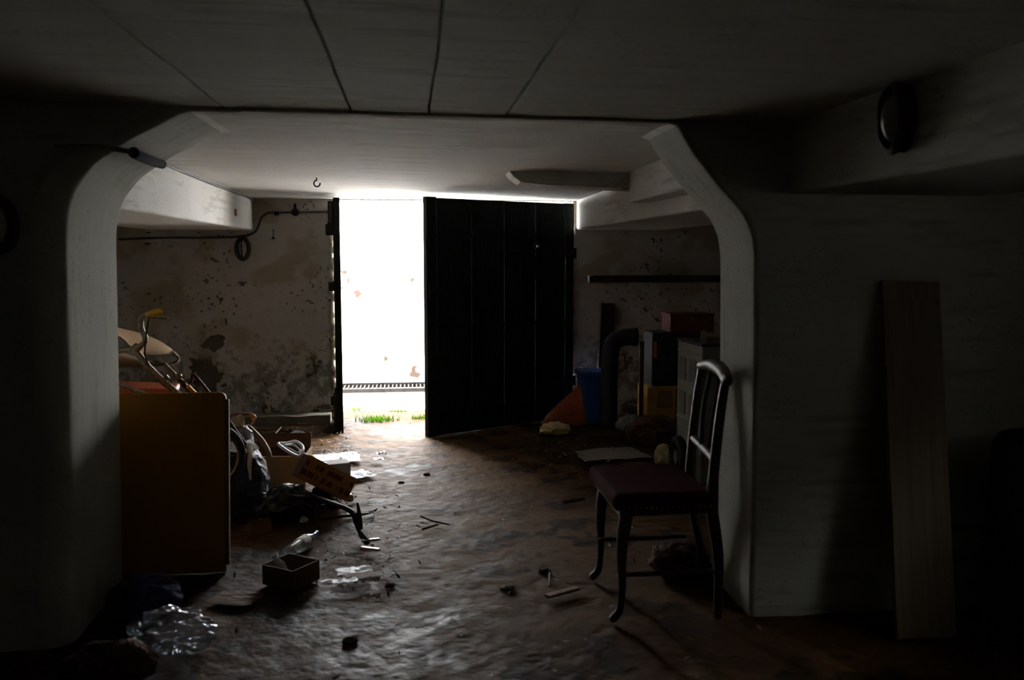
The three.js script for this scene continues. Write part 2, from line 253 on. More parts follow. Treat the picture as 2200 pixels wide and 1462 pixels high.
/* ---------- doors: two leaves of dark green boards swung inward ---------- */
function leaf(name, w, h, panels, hinge, near) {
  const o = new THREE.Group(); o.name = numbered(name); scene.add(o); o.userData.kind = 'structure';
  o.position.set(hinge[0], 0.002, hinge[1]); o.rotation.y = Math.atan2(-(near[1] - hinge[1]), near[0] - hinge[0]);
  const T = 0.05;
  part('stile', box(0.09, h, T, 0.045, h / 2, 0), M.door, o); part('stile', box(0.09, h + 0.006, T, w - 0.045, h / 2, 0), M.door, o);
  return [o, T];
}
const LH = 1.842;
const [leafR, TR] = leaf('door_2', 1.47, LH, 4, [1.372, -7.535], [0.112, -6.80]);
const rows = [[0.0, 0.165], [0.172, 0.845], [0.852, 1.545], [1.552, LH - 0.004]];        // board courses between the stiles
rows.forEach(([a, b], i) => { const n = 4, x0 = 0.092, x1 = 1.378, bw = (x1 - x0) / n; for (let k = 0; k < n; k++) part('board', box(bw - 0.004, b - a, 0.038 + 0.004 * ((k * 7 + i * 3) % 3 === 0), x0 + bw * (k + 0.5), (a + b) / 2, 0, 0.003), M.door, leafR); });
const sgn = -1;
for (const [i, y] of [0.168, 0.848, 1.548].entries()) part('batten', box(1.29, 0.07, 0.012, 0.735, y, -sgn * (TR / 2 - 0.004), 0.002), M.door, leafR);
                                                // the side of the leaf that looks into the cellar
part('patch_board', box(0.36, 0.2, 0.014, 0.40, 1.30, sgn * (TR / 2 + 0.005), 0.003), M.door, leafR);
part('bolt', box(0.3, 0.022, 0.016, 0.50, 1.435, sgn * (TR / 2 + 0.01)), M.iron, leafR);
part('knob', new THREE.SphereGeometry(0.014, 16, 10).translate(0.40, 1.475, sgn * (TR / 2 + 0.012)), M.chrome, leafR);
{ const lk = part('lock_case', box(0.06, 0.11, 0.024, 1.425, 1.13, sgn * (TR / 2 + 0.012)), M.iron, leafR); part('lever', box(0.09, 0.014, 0.012, 1.39, 1.15, sgn * (TR / 2 + 0.034)), M.iron, lk); }
for (const y of [0.32, 1.42]) { part('hinge_strap', merge([box(0.34, 0.045, 0.008, 0.17, y, sgn * (TR / 2 + 0.005), 0.002), new THREE.CylinderGeometry(0.014, 0.014, 0.09, 12).translate(-0.012, y, sgn * TR / 2)]), M.iron, leafR); }
const [leafL, TL] = leaf('door_1', 0.55, LH, 3, [-0.622, -7.535], [-0.572, -6.99]);
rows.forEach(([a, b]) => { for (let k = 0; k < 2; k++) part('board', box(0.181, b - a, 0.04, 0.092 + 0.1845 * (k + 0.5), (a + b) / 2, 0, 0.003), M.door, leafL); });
for (const y of [0.26, 1.16, 1.62]) part('hinge_strap', merge([box(0.3, 0.06, 0.012, 0.16, y, TL / 2 + 0.006, 0.002), box(0.03, 0.07, 0.05, 0.53, y, TL / 2 + 0.02, 0.004)]), M.iron, leafL);
part('bolt', merge([box(0.05, 0.26, 0.04, 0.515, 1.69, TL / 2 + 0.02, 0.012), box(0.06, 0.09, 0.06, 0.515, 1.60, TL / 2 + 0.03, 0.012)]), M.iron, leafL);
part('bolt', merge([box(0.03, 0.3, 0.024, 0.525, 0.17, TL / 2 + 0.012), box(0.06, 0.035, 0.05, 0.53, 0.02, TL / 2 + 0.01)]), M.iron, leafL);

/* ---------- on the walls and ceilings ---------- */
// lumpy plaster along the jambs of the doorway
function lumps(name, x, side, y0, y1, o) { const l = []; for (let y = y0; y < y1; y += 0.055) { const s = rr(0.014, 0.03); l.push(crumple(s, rr(0.04, 0.06), 0.03, Math.floor(rr(0, 30)), 0.5, 3, -9).translate(x + side * rr(-0.006, 0.012), y - 0.5, FZ + 0.004)); } return merge(l); }
const lumpGeo = (x, y0, y1) => { const l = []; for (let y = y0; y < y1; y += 0.05) { const g = new THREE.IcosahedronGeometry(1, 2); g.scale(rr(0.014, 0.032), rr(0.03, 0.05), 0.03); g.translate(x + rr(-0.012, 0.008), y, FZ + 0.002); l.push(boxUV(g)); } return merge(l); };
struct('trim_1', lumpGeo(OPL - 0.02, 0.05, 1.82), M.plasterLump);
struct('trim_2', lumpGeo(OPR - 0.012, 0.55, 1.62), M.plasterLump);
// plinth along the foot of the wall left of the door, lime crusted on top
struct('baseboard_front', (() => { const g = boxUV(new THREE.BoxGeometry(1.2, 0.075, 0.22, 24, 2, 6)), p = g.attributes.position; for (let i = 0; i < p.count; i++) { const x = p.getX(i), k = fbm(x * 9 + 20, p.getZ(i) * 9 + 9, 997, 3, 12) - 0.5; p.setXYZ(i, x - 1.29, p.getY(i) + 0.036 + (p.getY(i) > 0 ? 0.03 * k : 0), p.getZ(i) + FZ + 0.10 + 0.03 * k); } g.computeVertexNormals(); return g; })(), std({ color: 0x9a9184, map: rep(limeC, 1.4), roughness: 0.95, bumpMap: rep(limeH, 2), bumpScale: 0.01 }));
// wiring
const wall = FZ + 0.012, onWall = (px, py, off = 0) => P(px, py, -wall - off);
single('wall_cable', 'thin dark cable along the stained front wall, stepping up from beam to doorway', 'cable', tube([[255, 515], [330, 512], [440, 511], [530, 506], [548, 498], [556, 484], [562, 468], [576, 458], [600, 457], [650, 456], [709, 455]].map(([x, y]) => onWall(x, y)), 0.009, 90, 8), M.cable);
single('cable_clip', 'small dark cable clip on the wall cable, left of the round junction box', 'cable clip', box(0.035, 0.03, 0.026, 0, 0, 0, 0.006), M.iron, onWall(594, 459, 0.0), null);
{ const j = thing('junction_box', 'small dark round junction box on the wall cable left of the door', 'junction box', onWall(634, 456, 0.0)); part('case', new THREE.CylinderGeometry(0.03, 0.033, 0.035, 20).rotateX(Math.PI / 2), M.iron, j); part('gland', new THREE.CylinderGeometry(0.01, 0.012, 0.05, 10).translate(0, 0.045, 0), M.iron, j); }
{ const h = thing('wall_hook', 'tiny rusty hook on the stained front wall right of the oval lamp', 'hook', onWall(587, 500, 0)); part('wire', tube([[0, 0.03, 0], [0.003, 0, 0.01], [0, -0.03, 0.012]], 0.003, 12, 6), M.iron, h); part('weight', new THREE.ConeGeometry(0.016, 0.026, 12).translate(0, -0.042, 0.012), M.iron, h); }
single('beam_conduit', 'grey conduit in the corner where the left rear beam meets the ceiling', 'conduit', tube([V(-1.15, 1.86, -3.9), V(-1.25, 1.884, -4.05), V(-1.278, 1.883, -4.5), V(-1.278, 1.866, -6), V(-1.278, 1.856, -7.4), V(-1.278, 1.84, -7.54)], 0.009, 60, 8), M.cable);
{ const c = thing('conduit_sleeve', 'dark metal sleeve carrying a cable across the underside of the left portal haunch', 'conduit', [0, 0, 0]);
  part('sleeve', tube([P(287, 328, 3.18), P(296, 333, 3.24), P(325, 346, 3.5), P(348, 353, 3.78)], 0.019, 30, 10), M.sleeve, c);
  part('elbow', tube([P(120, 318, 3.178), P(170, 316, 3.176), P(230, 318, 3.176), P(287, 328, 3.18)], 0.009, 40, 8), flat(0x77746c, 0.9), c); }
function ovalLamp(label, pos, ry, s = 1) {
  const o = thing('bulkhead_lamp', label, 'lamp', pos, ry);
  const ring = (a, b, r) => new THREE.TubeGeometry(new (class extends THREE.Curve { getPoint(t) { const q = t * Math.PI * 2; return V(a * Math.cos(q), b * Math.sin(q), 0); } })(), 48, r, 8, true);
  part('base_plate', new THREE.CylinderGeometry(1, 1, 0.03, 40).rotateX(Math.PI / 2).scale(0.062 * s, 0.1 * s, 1).translate(0, 0, 0.015), M.lampBody, o);
  part('rim', ring(0.052 * s, 0.09 * s, 0.018 * s).translate(0, 0, 0.035), M.lampBody, o);
  part('glass', new THREE.SphereGeometry(1, 28, 14).scale(0.036 * s, 0.072 * s, 0.045 * s).translate(0, 0, 0.03), M.glassLamp, o);
  part('guard_bar', tube([[0, 0.098 * s, 0.035], [0, 0.07 * s, 0.075 * s], [0, 0, 0.088 * s], [0, -0.07 * s, 0.075 * s], [0, -0.098 * s, 0.035]], 0.005, 24, 6), M.iron, o);
  return o;
}
ovalLamp('oval caged lamp on the stained front wall, under the cable and left of the door', P(523, 535, -FZ - 0.005), 0, 0.95);
ovalLamp('oval caged lamp on the face of the near right-hand beam', [beamR - 0.018, P(1935, 255, 2.42).y, -2.42], -Math.PI / 2, 0.95);
ovalLamp('oval caged lamp on the front of the left pier, at the edge of the view', P(4, 484, 3.20), 0, 0.95);
{ const p = P(680, 381, 5.72); p.y = ceilY(p.x, p.z) + 0.012; const h = thing('ceiling_hook', 'small iron hook screwed into the rear ceiling before the door', 'hook', p);
  part('shank', new THREE.CylinderGeometry(0.004, 0.004, 0.04, 8).translate(0, -0.012, 0), M.iron, h); part('curl', new THREE.TorusGeometry(0.019, 0.0045, 8, 24, 4.6).rotateZ(1.9).translate(0.002, -0.048, 0), M.iron, h); }
// low rib and boxed pipe on the right of the rear ceiling
struct('ceiling_rib', (() => { const sh = new THREE.Shape(); sh.moveTo(0.575, 1.90); sh.lineTo(0.60, 1.868); sh.lineTo(0.645, 1.836); sh.lineTo(0.8, 1.822); sh.lineTo(1.45, 1.80); sh.lineTo(1.45, 1.92); sh.lineTo(0.575, 1.92); return boxUV(new THREE.ExtrudeGeometry(sh, { depth: 0.22, bevelEnabled: true, bevelSize: 0.008, bevelThickness: 0.008, bevelSegments: 2 }).translate(0, 0, -5.42)); })(), whitewash);
struct('pipe_boxing', box(0.17, 0.22, 1.1, 1.37, 1.825, -4.66, 0.015), whitewash);
single('pipe_stub', 'dark iron pipe stub at the corner of the boxed pipe under the rear ceiling', 'pipe', merge([new THREE.CylinderGeometry(0.02, 0.02, 0.05, 20).translate(1.275, 1.82, -5.22), new THREE.CylinderGeometry(0.026, 0.026, 0.015, 20).translate(1.275, 1.84, -5.22)]), M.iron);
single('wall_shelf', 'long dark plank shelf fixed across the front wall in the right bay', 'shelf', box(1.22, 0.06, 0.14, 2.12, P(1300, 600, 7.5).y, FZ + 0.072, 0.006), M.darkWood);
single('wall_plug', 'small wooden plug in a crack of the left rear beam face', 'plug', box(0.012, 0.05, 0.06, beamL + 0.002, 1.72, -6.78, 0.004), M.bareWood);

function yardWall() { return std({ map: dataTex(512, 256, (u, v) => { const a = fbm(u * 30, v * 5, 30, 5, 23), b = fbm(u * 90, v * 16, 90, 3, 29); return lerp3(lerp3([196, 190, 178], [222, 218, 210], a), [50, 36, 26], sst(0.69, 0.72, a * 0.4 + b * 0.6)); }, true, 1 / 9, 1 / 1.4), roughness: 0.95 }); }
/* ---------- left: the heap behind the pier ---------- */
const fr = (o, a, b) => { o.lookAt(b); return o; };
{ // veneered board standing on its edge
  const a = F(262, 1240), b = F(481, 1240), z = (a.z + b.z) / 2, w = 0.78, o = thing('veneer_board', 'large orange-brown veneered board standing on edge behind the left pier', 'board', [b.x - w / 2, 0.012, z - 0.005]);
  const top = P(478, 850, -z + 0.10), h = Math.hypot(top.y, 0.10), sh = new THREE.Shape(), r = 0.03;
  sh.moveTo(-w / 2, 0); sh.lineTo(w / 2, 0); sh.lineTo(w / 2 + 0.004, h - r); sh.quadraticCurveTo(w / 2 + 0.004, h, w / 2 - r, h); sh.lineTo(-w / 2, h);
  const g = boxUV(new THREE.ExtrudeGeometry(sh, { depth: 0.022, bevelEnabled: true, bevelSize: 0.002, bevelThickness: 0.002, bevelSegments: 1 }).translate(0, 0, -0.022));
  const p = part('panel', g, M.veneer, o, null, [-0.125, 0, 0]); part('edge_band', box(0.02, h - 0.06, 0.03, w / 2 + 0.008, h / 2, -0.011, 0.003), M.veneerEdge, p); part('dowel', new THREE.CylinderGeometry(0.008, 0.008, 0.02, 10).rotateX(Math.PI / 2).translate(-0.07, h - 0.01, -0.012), M.veneerEdge, p);
}
{ // folded cardboard with a rolled edge
  const o = thing('cardboard_sheet', 'tan cardboard sheet folded over with a rolled edge, behind the bicycle handlebar', 'cardboard');
  const loft = (A, B, t = 0.006) => {          // sheet between a far and a near edge, t thick
    const ca = new THREE.CatmullRomCurve3(A, false, 'centripetal'), cb = new THREE.CatmullRomCurve3(B, false, 'centripetal'), N = 40, K = 8, l = [];
    for (const s of [-1, 1]) { const g = new THREE.PlaneGeometry(1, 1, N, K), p = g.attributes.position; for (let j = 0; j <= K; j++) for (let i = 0; i <= N; i++) { const v = ca.getPoint(i / N).lerp(cb.getPoint(i / N), j / K); v.y += s * t / 2 + 0.004 * Math.sin(j / K * 3.1); p.setXYZ(j * (N + 1) + i, v.x, v.y, v.z); } g.computeVertexNormals(); l.push(boxUV(g)); }
    return merge(l);
  };
  const far = [[150, 672], [255, 706], [300, 717], [345, 735], [372, 754], [383, 764]].map(([x, y]) => P(x, y, 5.12)), near = [[150, 690], [256, 724], [284, 748], [312, 763], [350, 764], [374, 763]].map(([x, y]) => P(x, y, 4.78));
  part('top_sheet', loft(far, near), M.card, o);
  part('lower_sheet', loft([[150, 750], [256, 758], [300, 772], [340, 781], [365, 782], [380, 779]].map(([x, y]) => P(x, y, 5.0)), [[150, 790], [256, 789], [300, 788], [340, 786], [362, 783], [379, 778]].map(([x, y]) => P(x, y, 4.76))), M.card, o);
  part('rolled_edge', tube([P(374, 762, 4.78), P(381, 766, 4.8), P(384, 772, 4.82), P(380, 778, 4.78), P(372, 781, 4.77)].concat(), 0.007, 20, 8), M.card, o);
  part('end_fold', loft([[372, 754], [383, 764], [385, 772], [380, 779]].map(([x, y]) => P(x, y, 5.12)), [[374, 762], [382, 767], [384, 773], [379, 778]].map(([x, y]) => P(x, y, 4.78))), M.cardDark, o);
}
{ // old bicycle on its side of the heap: only bars, stem and part of the frame rise over the board
  const d = 4.45, B = (x, y, k = 0) => P(x, y, d + k), o = thing('bicycle', 'old red bicycle leaning in the heap, chrome handlebar with one yellow grip', 'bicycle');
  const hb = part('handlebar', tube([B(318, 677, -0.05), B(309, 680, -0.04), B(303, 690), B(304, 708), B(311, 722), B(311, 735), B(300, 744), B(291, 749), B(270, 752, 0.08), B(245, 757, 0.16), B(215, 752, 0.24), B(196, 735, 0.25)], 0.0135, 70, 10), M.chrome, o);
  part('grip', limb([B(318, 677, -0.05), B(330, 673, -0.06), B(343, 669, -0.06)], [0.016, 0.017, 0.016], 12, 10), M.yellowGrip, hb);
  part('brake_lever', limb([B(319, 681, -0.06), B(335, 683, -0.05), B(358, 684, -0.03)], [0.009, 0.006, 0.008], 14, 8), M.chrome, hb);
  part('brake_cable', tube([B(319, 682, -0.06), B(316, 705, -0.08), B(312, 740, -0.08), B(312, 765, -0.04), B(322, 790)], 0.004, 30, 6), M.darkCable, hb);
  const st = part('stem', merge([tube([B(290, 748), B(295, 758), B(316, 786), B(345, 815, 0.02), B(392, 856, 0.05)], 0.0165, 40, 10), tube([B(298, 744), B(290, 752)], 0.022, 4, 10)]), M.chrome, o);
  part('clamp', tube([B(352, 811, 0.0), B(358, 818, 0.0)], 0.021, 4, 10), M.chrome, st);
  part('head_tube', tube([B(392, 856, 0.05), B(415, 890, 0.08)], 0.024, 6, 12), M.redPaint, o);
  const fk = (k) => tube([B(415, 890, 0.08 + k), B(440, 935, 0.10 + k), B(455, 985, 0.1 + k)], 0.012, 16, 8);
  part('fork_blade', fk(-0.05), M.redPaint, o); part('fork_blade', fk(0.05), M.redPaint, o);
  const hub = B(455, 985, 0.1); const wh = part('wheel', new THREE.TorusGeometry(0.155, 0.02, 12, 48), M.rubber, o, hub, [0, 0.5, 0]);
  part('rim', new THREE.TorusGeometry(0.137, 0.008, 8, 40), M.chrome, wh);
  part('spokes', merge(Array.from({ length: 10 }, (_, i) => { const a = i * Math.PI / 5; return tube([[0.012 * Math.cos(a), 0.012 * Math.sin(a), 0], [0.136 * Math.cos(a), 0.136 * Math.sin(a), 0]], 0.0015, 2, 5); })), M.chrome, wh);
  part('frame_tube', merge([tube([B(353, 783, 0.12), B(378, 808, 0.13)], 0.011, 4, 8)]), M.chrome, o);
  part('frame_tube', tube([B(376, 806, 0.13), B(410, 843, 0.16), B(440, 880, 0.2)], 0.013, 16, 8), M.redPaint, o);
  part('seat_clamp', merge([new THREE.SphereGeometry(0.016, 12, 8).translate(...B(384, 809, 0.10).toArray()), tube([B(384, 809, 0.10), B(388, 800, 0.10)], 0.008, 4, 8)]), M.chrome, o);
  part('chain_stay', tube([B(407, 832, 0.2), B(413, 812, 0.2), B(414, 805, 0.2), B(425, 815, 0.2), B(447, 842, 0.22), B(470, 870, 0.25)], 0.009, 30, 8), M.redPaint, o);
  part('pedal', box(0.07, 0.02, 0.03, 0, 0, 0, 0.005), M.yellowGrip, o, B(413, 840, 0.1), [0.3, 0.4, -1.0]);
}
single('metal_rod', 'grey metal rod lying on top of the heap beside the left pier', 'rod', tube([P(235, 818, 4.3), P(268, 830, 4.3), P(312, 848, 4.32), P(350, 866, 4.4)], 0.012, 20, 8), M.chrome);
single('orange_tray', 'flat orange plastic tray lying on the heap behind the veneered board', 'tray', box(0.3, 0.04, 0.16, 0, 0, 0, 0.018), std({ color: 0xb4501c, roughness: 0.5 }), P(315, 836, 4.6), [0.1, 0.1, -0.08]);
{ // black and navy sacks that carry the heap
  const s = (name, label, cat, px, py, dz, rx, ry, rz, off, m, amp) => { const p = atFloor(px, py); p.z -= dz; return single(name, label, cat, crumple(rx, ry, rz, off, amp), m, p); };
  s('rubbish_sack', 'big navy blue plastic sack beside the veneered board, a white rag on top', 'rubbish sack', 500, 1140, 0.30, 0.13, 0.215, 0.16, 3, M.navyBag, 0.25);
  s('rubbish_sack', 'glossy black rubbish sack in front of the cardboard cartons', 'rubbish sack', 606, 1138, 0.14, 0.14, 0.11, 0.1, 9, M.blackBag, 0.4);
  s('rubbish_sack', 'black rubbish sack far back behind the veneered board, under the bicycle', 'rubbish sack', 400, 1120, 0.36, 0.22, 0.28, 0.16, 15, M.blackBag, 0.3);
  s('rubbish_sack', 'small dark sack slumped under the end of the bent steel tube', 'rubbish sack', 684, 1098, 0.12, 0.06, 0.05, 0.06, 21, M.blackBag, 0.4);
}
single('white_rag', 'white and pale blue rag lying on the navy sack', 'rag', limp(0.2, 0.16, 4, 0.04), M.paper, P(508, 968, 4.78), [0.15, 0.3, -0.05]);
single('rag_strip', 'narrow white strip of cloth hanging down the side of the navy sack', 'rag', limb([P(535, 958, 4.62), P(537, 975, 4.58), P(536, 1000, 4.56), P(538, 1030, 4.56)], [0.014, 0.012, 0.01, 0.006], 16, 6), M.paper);
function carton(name, label, w, h, d, pos, rot, mat, inner, flaps) {
  const o = thing(name, label, 'carton', pos), t = 0.006; o.rotation.set(...rot);
  part('bottom', plain(w, t, d, 0, t / 2, 0), inner, o);
  part('side', plain(w, h, t, 0, h / 2, d / 2), mat, o); part('side', plain(w, h, t, 0, h / 2, -d / 2), inner, o);
  part('side', plain(t, h, d - 2 * t, w / 2, h / 2, 0), mat, o); part('side', plain(t, h, d - 2 * t, -w / 2, h / 2, 0), mat, o);
  for (const [side, a] of flaps) {
    const g = side[1] === 'z' ? plain(w * 0.98, 0.09, t, 0, 0.045, 0) : plain(t, 0.09, d * 0.96, 0, 0.045, 0), s = side[0] === '+' ? 1 : -1;
    part('flap', g, inner, o, side[1] === 'z' ? [0, h, s * d / 2] : [s * w / 2, h, 0], side[1] === 'z' ? [s * a, 0, 0] : [0, 0, -s * a]);
  }
  return o;
}
{
  const a = atFloor(596, 1052); carton('cardboard_carton', 'plain brown cardboard carton standing in the heap, white strap over its rim', 0.34, 0.19, 0.26, [a.x, 0.012, a.z - 0.13], [0, -0.05, 0], M.card, M.cardDark, [['-z', 0.5], ['-x', 1.9]]);
  const print = dataTex(256, 128, (u, v) => { const band = v > 0.18 && v < 0.42 || v > 0.58 && v < 0.8, ink = vnoise(u * 26, Math.floor(v * 5) * 3 + 1, 997, 5) > 0.42 && band; return ink ? [92, 42, 26] : [150, 102, 52]; }, true, 1, 1);
  const pm = std({ map: print, roughness: 0.8 }), g = new THREE.BoxGeometry(0.3, 0.135, 0.008), b = P(697, 1026, 4.95);
  const o = thing('printed_carton', 'orange cardboard carton with dark red print, tipped down at the right end of the heap', 'carton', b); o.rotation.set(-0.18, 0.28, -0.50);
  part('front', g, pm, o, [0, 0, 0.1]); part('back', plain(0.3, 0.12, 0.006, 0, 0, -0.1), M.cardGrey, o); part('top', plain(0.3, 0.006, 0.2, 0, -0.064, 0), M.cardDark, o); part('end', plain(0.006, 0.13, 0.2, -0.15, 0, 0), M.cardDark, o);
  part('lid', plain(0.13, 0.006, 0.2, 0.09, 0.066, -0.005), M.cardGrey, o); part('end', plain(0.006, 0.12, 0.2, 0.148, 0.0, 0), M.cardGrey, o);
  const c = atFloor(716, 1053); single('grey_carton', 'small grey cardboard box end leaning behind the printed carton', 'carton', box(0.15, 0.13, 0.12, 0, 0.065, 0, 0.004), M.cardGrey, [c.x + 0.01, 0.014, c.z - 0.12], [0, 0.3, 0]);
}
{ // white looped strap
  const o = thing('white_strap', 'white plastic strap looped over the cardboard carton', 'strap', [0, 0, 0]), B = (x, y, k = 0) => P(x, y, 5.05 + k);
  part('loop', tube([B(598, 954), B(615, 953, 0.04), B(635, 949, 0.08), B(648, 957, 0.06), B(650, 970, 0), B(642, 981, -0.04), B(628, 976, -0.05), B(610, 965, -0.04)], 0.009, 60, 8, true), M.whitePlastic, o);
  part('strand', tube([B(605, 958), B(622, 965, 0), B(640, 974, 0)], 0.006, 20, 6), M.whitePlastic, o);
  part('strand', tube([B(612, 957), B(632, 957, 0.05), B(646, 969, 0.03)], 0.006, 20, 6), M.whitePlastic, o);
  part('tail', limb([B(646, 972), B(660, 983), B(676, 994), B(700, 997, 0.1)], [0.014, 0.012, 0.012, 0.008], 20, 8, true), M.whitePlastic, o);
}
const lay = (name, label, cat, px, py, w, d, off, m, ry, amp = 0.015, y = 0.014) => single(name, label, cat, limp(w, d, off, amp), m, atFloor(px, py, y), [0, ry, 0]);
lay('paper_sheet', 'large white paper sheet on the floor right of the tipped printed carton', 'paper', 726, 991, 0.3, 0.3, 6, M.paper, 0.2);
lay('paper_sheet', 'white paper sheet lying alone in the light, nearer than the large one', 'paper', 768, 1028, 0.2, 0.2, 12, M.paper, 0.6);
lay('paper_sheet', 'narrow white paper scrap under the twig behind the bent steel tube', 'paper', 775, 1112, 0.14, 0.05, 18, M.paper, 0.2);
lay('paper_sheet', 'crumpled white wrapping paper, upper sheet beside the shallow open box', 'paper', 760, 1243, 0.15, 0.07, 24, M.wrap, 0.25, 0.014, 0.028);
lay('paper_sheet', 'crumpled white wrapping paper, lower sheet beside the shallow open box', 'paper', 728, 1268, 0.15, 0.055, 30, M.wrap, 0.15, 0.014, 0.028);
lay('newspaper', 'dark crumpled newspaper just right of the white wrapping paper', 'newspaper', 790, 1262, 0.12, 0.05, 36, M.cardGrey, 0.2, 0.02, 0.02);
single('paper_ball', 'small ball of white paper between the black sack and the bent steel tube', 'paper', crumple(0.022, 0.018, 0.02, 77, 0.5, 7), M.wrap, atFloor(652, 1128));
single('card_piece', 'torn brown card wedged on edge at the front of the black sack', 'cardboard', box(0.11, 0.07, 0.006, 0, 0.035, 0, 0.002), M.cardDark, atFloor(562, 1152), [-0.3, 0.3, 0.2]);
single('crushed_can', 'crushed grey can at the foot of the tipped printed carton', 'can', crumple(0.02, 0.022, 0.03, 83, 0.4, 7), M.chrome, atFloor(752, 1082));
single('cloth_scrap', 'dark brown cloth scrap below the crushed can', 'cloth', crumple(0.04, 0.018, 0.03, 87, 0.5, 8), M.brownCloth, atFloor(722, 1098));
lay('flat_card', 'flat brown card on the floor left of the shallow open box', 'cardboard', 505, 1296, 0.18, 0.13, 42, M.cardDark, -0.4, 0.008);
{ const p = atFloor(622, 1268); carton('shallow_box', 'shallow open cardboard box on the floor, a bottle neck sticking out', 0.17, 0.085, 0.16, [p.x, 0.014, p.z - 0.06], [0, -0.62, 0], M.cardDark, M.cardDark, []);
  const bt = thing('plastic_bottle', 'small clear bottle standing askew inside the shallow open box', 'bottle', [p.x - 0.02, 0.03, p.z - 0.06]); bt.rotation.set(0.3, 0, 0.35);
  const L = (h) => new THREE.LatheGeometry([[0, 0], [0.022, 0], [0.024, 0.01], [0.024, 0.075], [0.011, 0.1], [0.011, h]].map(([x, y]) => new THREE.Vector2(x, y)), 20); part('body', L(0.118), M.bottle, bt); part('cap', new THREE.CylinderGeometry(0.013, 0.013, 0.016, 16).translate(0, 0.124, 0), M.whitePlastic, bt);
  const a = atFloor(618, 1212), b = atFloor(682, 1165), q = thing('plastic_bottle', 'clear plastic bottle lying on its side behind the shallow open box', 'bottle', [a.x, 0.045, a.z]); const dir = b.clone().sub(a).normalize(), len = Math.min(0.3, a.distanceTo(b));
  q.quaternion.setFromUnitVectors(V(0, 1, 0), dir);
  part('body', new THREE.LatheGeometry([[0, 0], [0.03, 0], [0.033, 0.012], [0.033, len * 0.35], [0.031, len * 0.37], [0.033, len * 0.4], [0.033, len * 0.66], [0.012, len * 0.9], [0.012, len]].map(([x, y]) => new THREE.Vector2(x, y)), 24), M.bottle, q); part('cap', new THREE.CylinderGeometry(0.014, 0.014, 0.018, 16).translate(0, len + 0.006, 0), M.bluePlastic, q); part('paper_label', new THREE.CylinderGeometry(0.0335, 0.0335, len * 0.22, 24, 1, true).translate(0, len * 0.53, 0), M.paper, q);
}
{ // bent steel tube with a rubber foot and a lever
  const o = thing('bent_tube', 'bent dark steel tube with black sleeve and lever, reaching from the heap to the floor', 'steel tube', [0, 0, 0]);
  const b = F(788, 1172), z = -b.z, B = (x, y, k) => P(x, y, z + k);
  part('tube', tube([B(640, 1052, 0.62), B(668, 1066, 0.5), B(712, 1082, 0.32), B(745, 1094, 0.2), B(758, 1104, 0.16), B(764, 1120, 0.14), B(772, 1140, 0.08), V(b.x - 0.005, 0.02, b.z)], 0.013, 60, 10), M.iron, o);
  part('sleeve', limb([B(764, 1108, 0.15), B(769, 1122, 0.13), B(773, 1134, 0.11)], [0.017, 0.024, 0.016], 14, 10), M.rubber, o);
  part('lever', limb([B(768, 1082, 0.15), B(771, 1100, 0.14), B(774, 1125, 0.12)], [0.005, 0.011, 0.012], 14, 8), M.rubber, o);
  part('foot', limb([B(776, 1148, 0.05), V(b.x, 0.02, b.z)], [0.016, 0.019], 8, 10), M.rubber, o);
}
single('curved_pole', 'pale brown curved stick leaning across the heap above the cartons', 'stick', limb([P(534, 918, 5.3), P(548, 932, 5.25), P(566, 952, 5.2), P(577, 972, 5.15), P(580, 982, 5.15)], [0.016, 0.017, 0.017, 0.016, 0.014], 30, 10), M.bareWood);
{ const o = thing('wire_hoop', 'rusty wire hoop with an orange end plug, on the heap right behind the veneered board', 'hoop');
  part('wire', tube([P(492, 905, 4.9), P(500, 892, 4.95), P(525, 890, 5), P(543, 892, 5.05), P(546, 900, 5.05), P(538, 912, 5)], 0.008, 40, 8), M.rustIron, o);
  part('end_plug', limb([P(540, 892, 5.0), P(546, 897, 5.0), P(544, 903, 5.0)], [0.012, 0.014, 0.01], 10, 8), std({ color: 0xc8761e, roughness: 0.5 }), o); }
single('wooden_crate', 'plain wooden crate behind the left pier carrying the folded tan cardboard', 'crate', merge([0, 1, 2, 3, 4].map((k) => box(0.5, 0.145, 0.34, 0, 0.08 + k * 0.155, 0, 0.004))), M.bareWood, [-1.9, 0.0, -4.92]);
single('frame_bar', 'dark steel bar sloping down the heap left of the curved stick', 'steel bar', limb([P(492, 908, 4.72), P(508, 932, 4.72), P(530, 960, 4.72)], [0.014, 0.014, 0.014], 20, 8), M.iron);
single('grey_bag', 'grey lilac plastic bag hanging beside the dark steel bar on the heap', 'bag', crumple(0.04, 0.06, 0.04, 27, 0.5, 9), M.greyPlastic, P(526, 958, 4.95));
single('pale_cup', 'small pale cup lying on the heap close to the veneered board', 'cup', new THREE.LatheGeometry([[0, 0], [0.025, 0], [0.032, 0.05], [0.034, 0.06], [0.03, 0.06], [0.022, 0.005], [0, 0.005]].map(([x, y]) => new THREE.Vector2(x, y)), 20), M.cream, P(498, 910, 4.85), [0.5, 0, -1.2]);
single('hose_loop', 'short grey hose arching on the floor in front of the plinth', 'hose', tube([atFloor(616, 945), P(620, 938, 6.75), P(636, 929, 6.8), P(654, 933, 6.85), atFloor(664, 944)], 0.014, 30, 8), M.greyPlastic);
single('branch', 'thin bare branch lying along the plinth at the foot of the front wall', 'branch', limb([[555, 930], [590, 929], [630, 934], [665, 936]].map(([x, y]) => atFloor(x, y, 0.02)), [0.008, 0.011, 0.01, 0.006], 24, 7), M.bark);
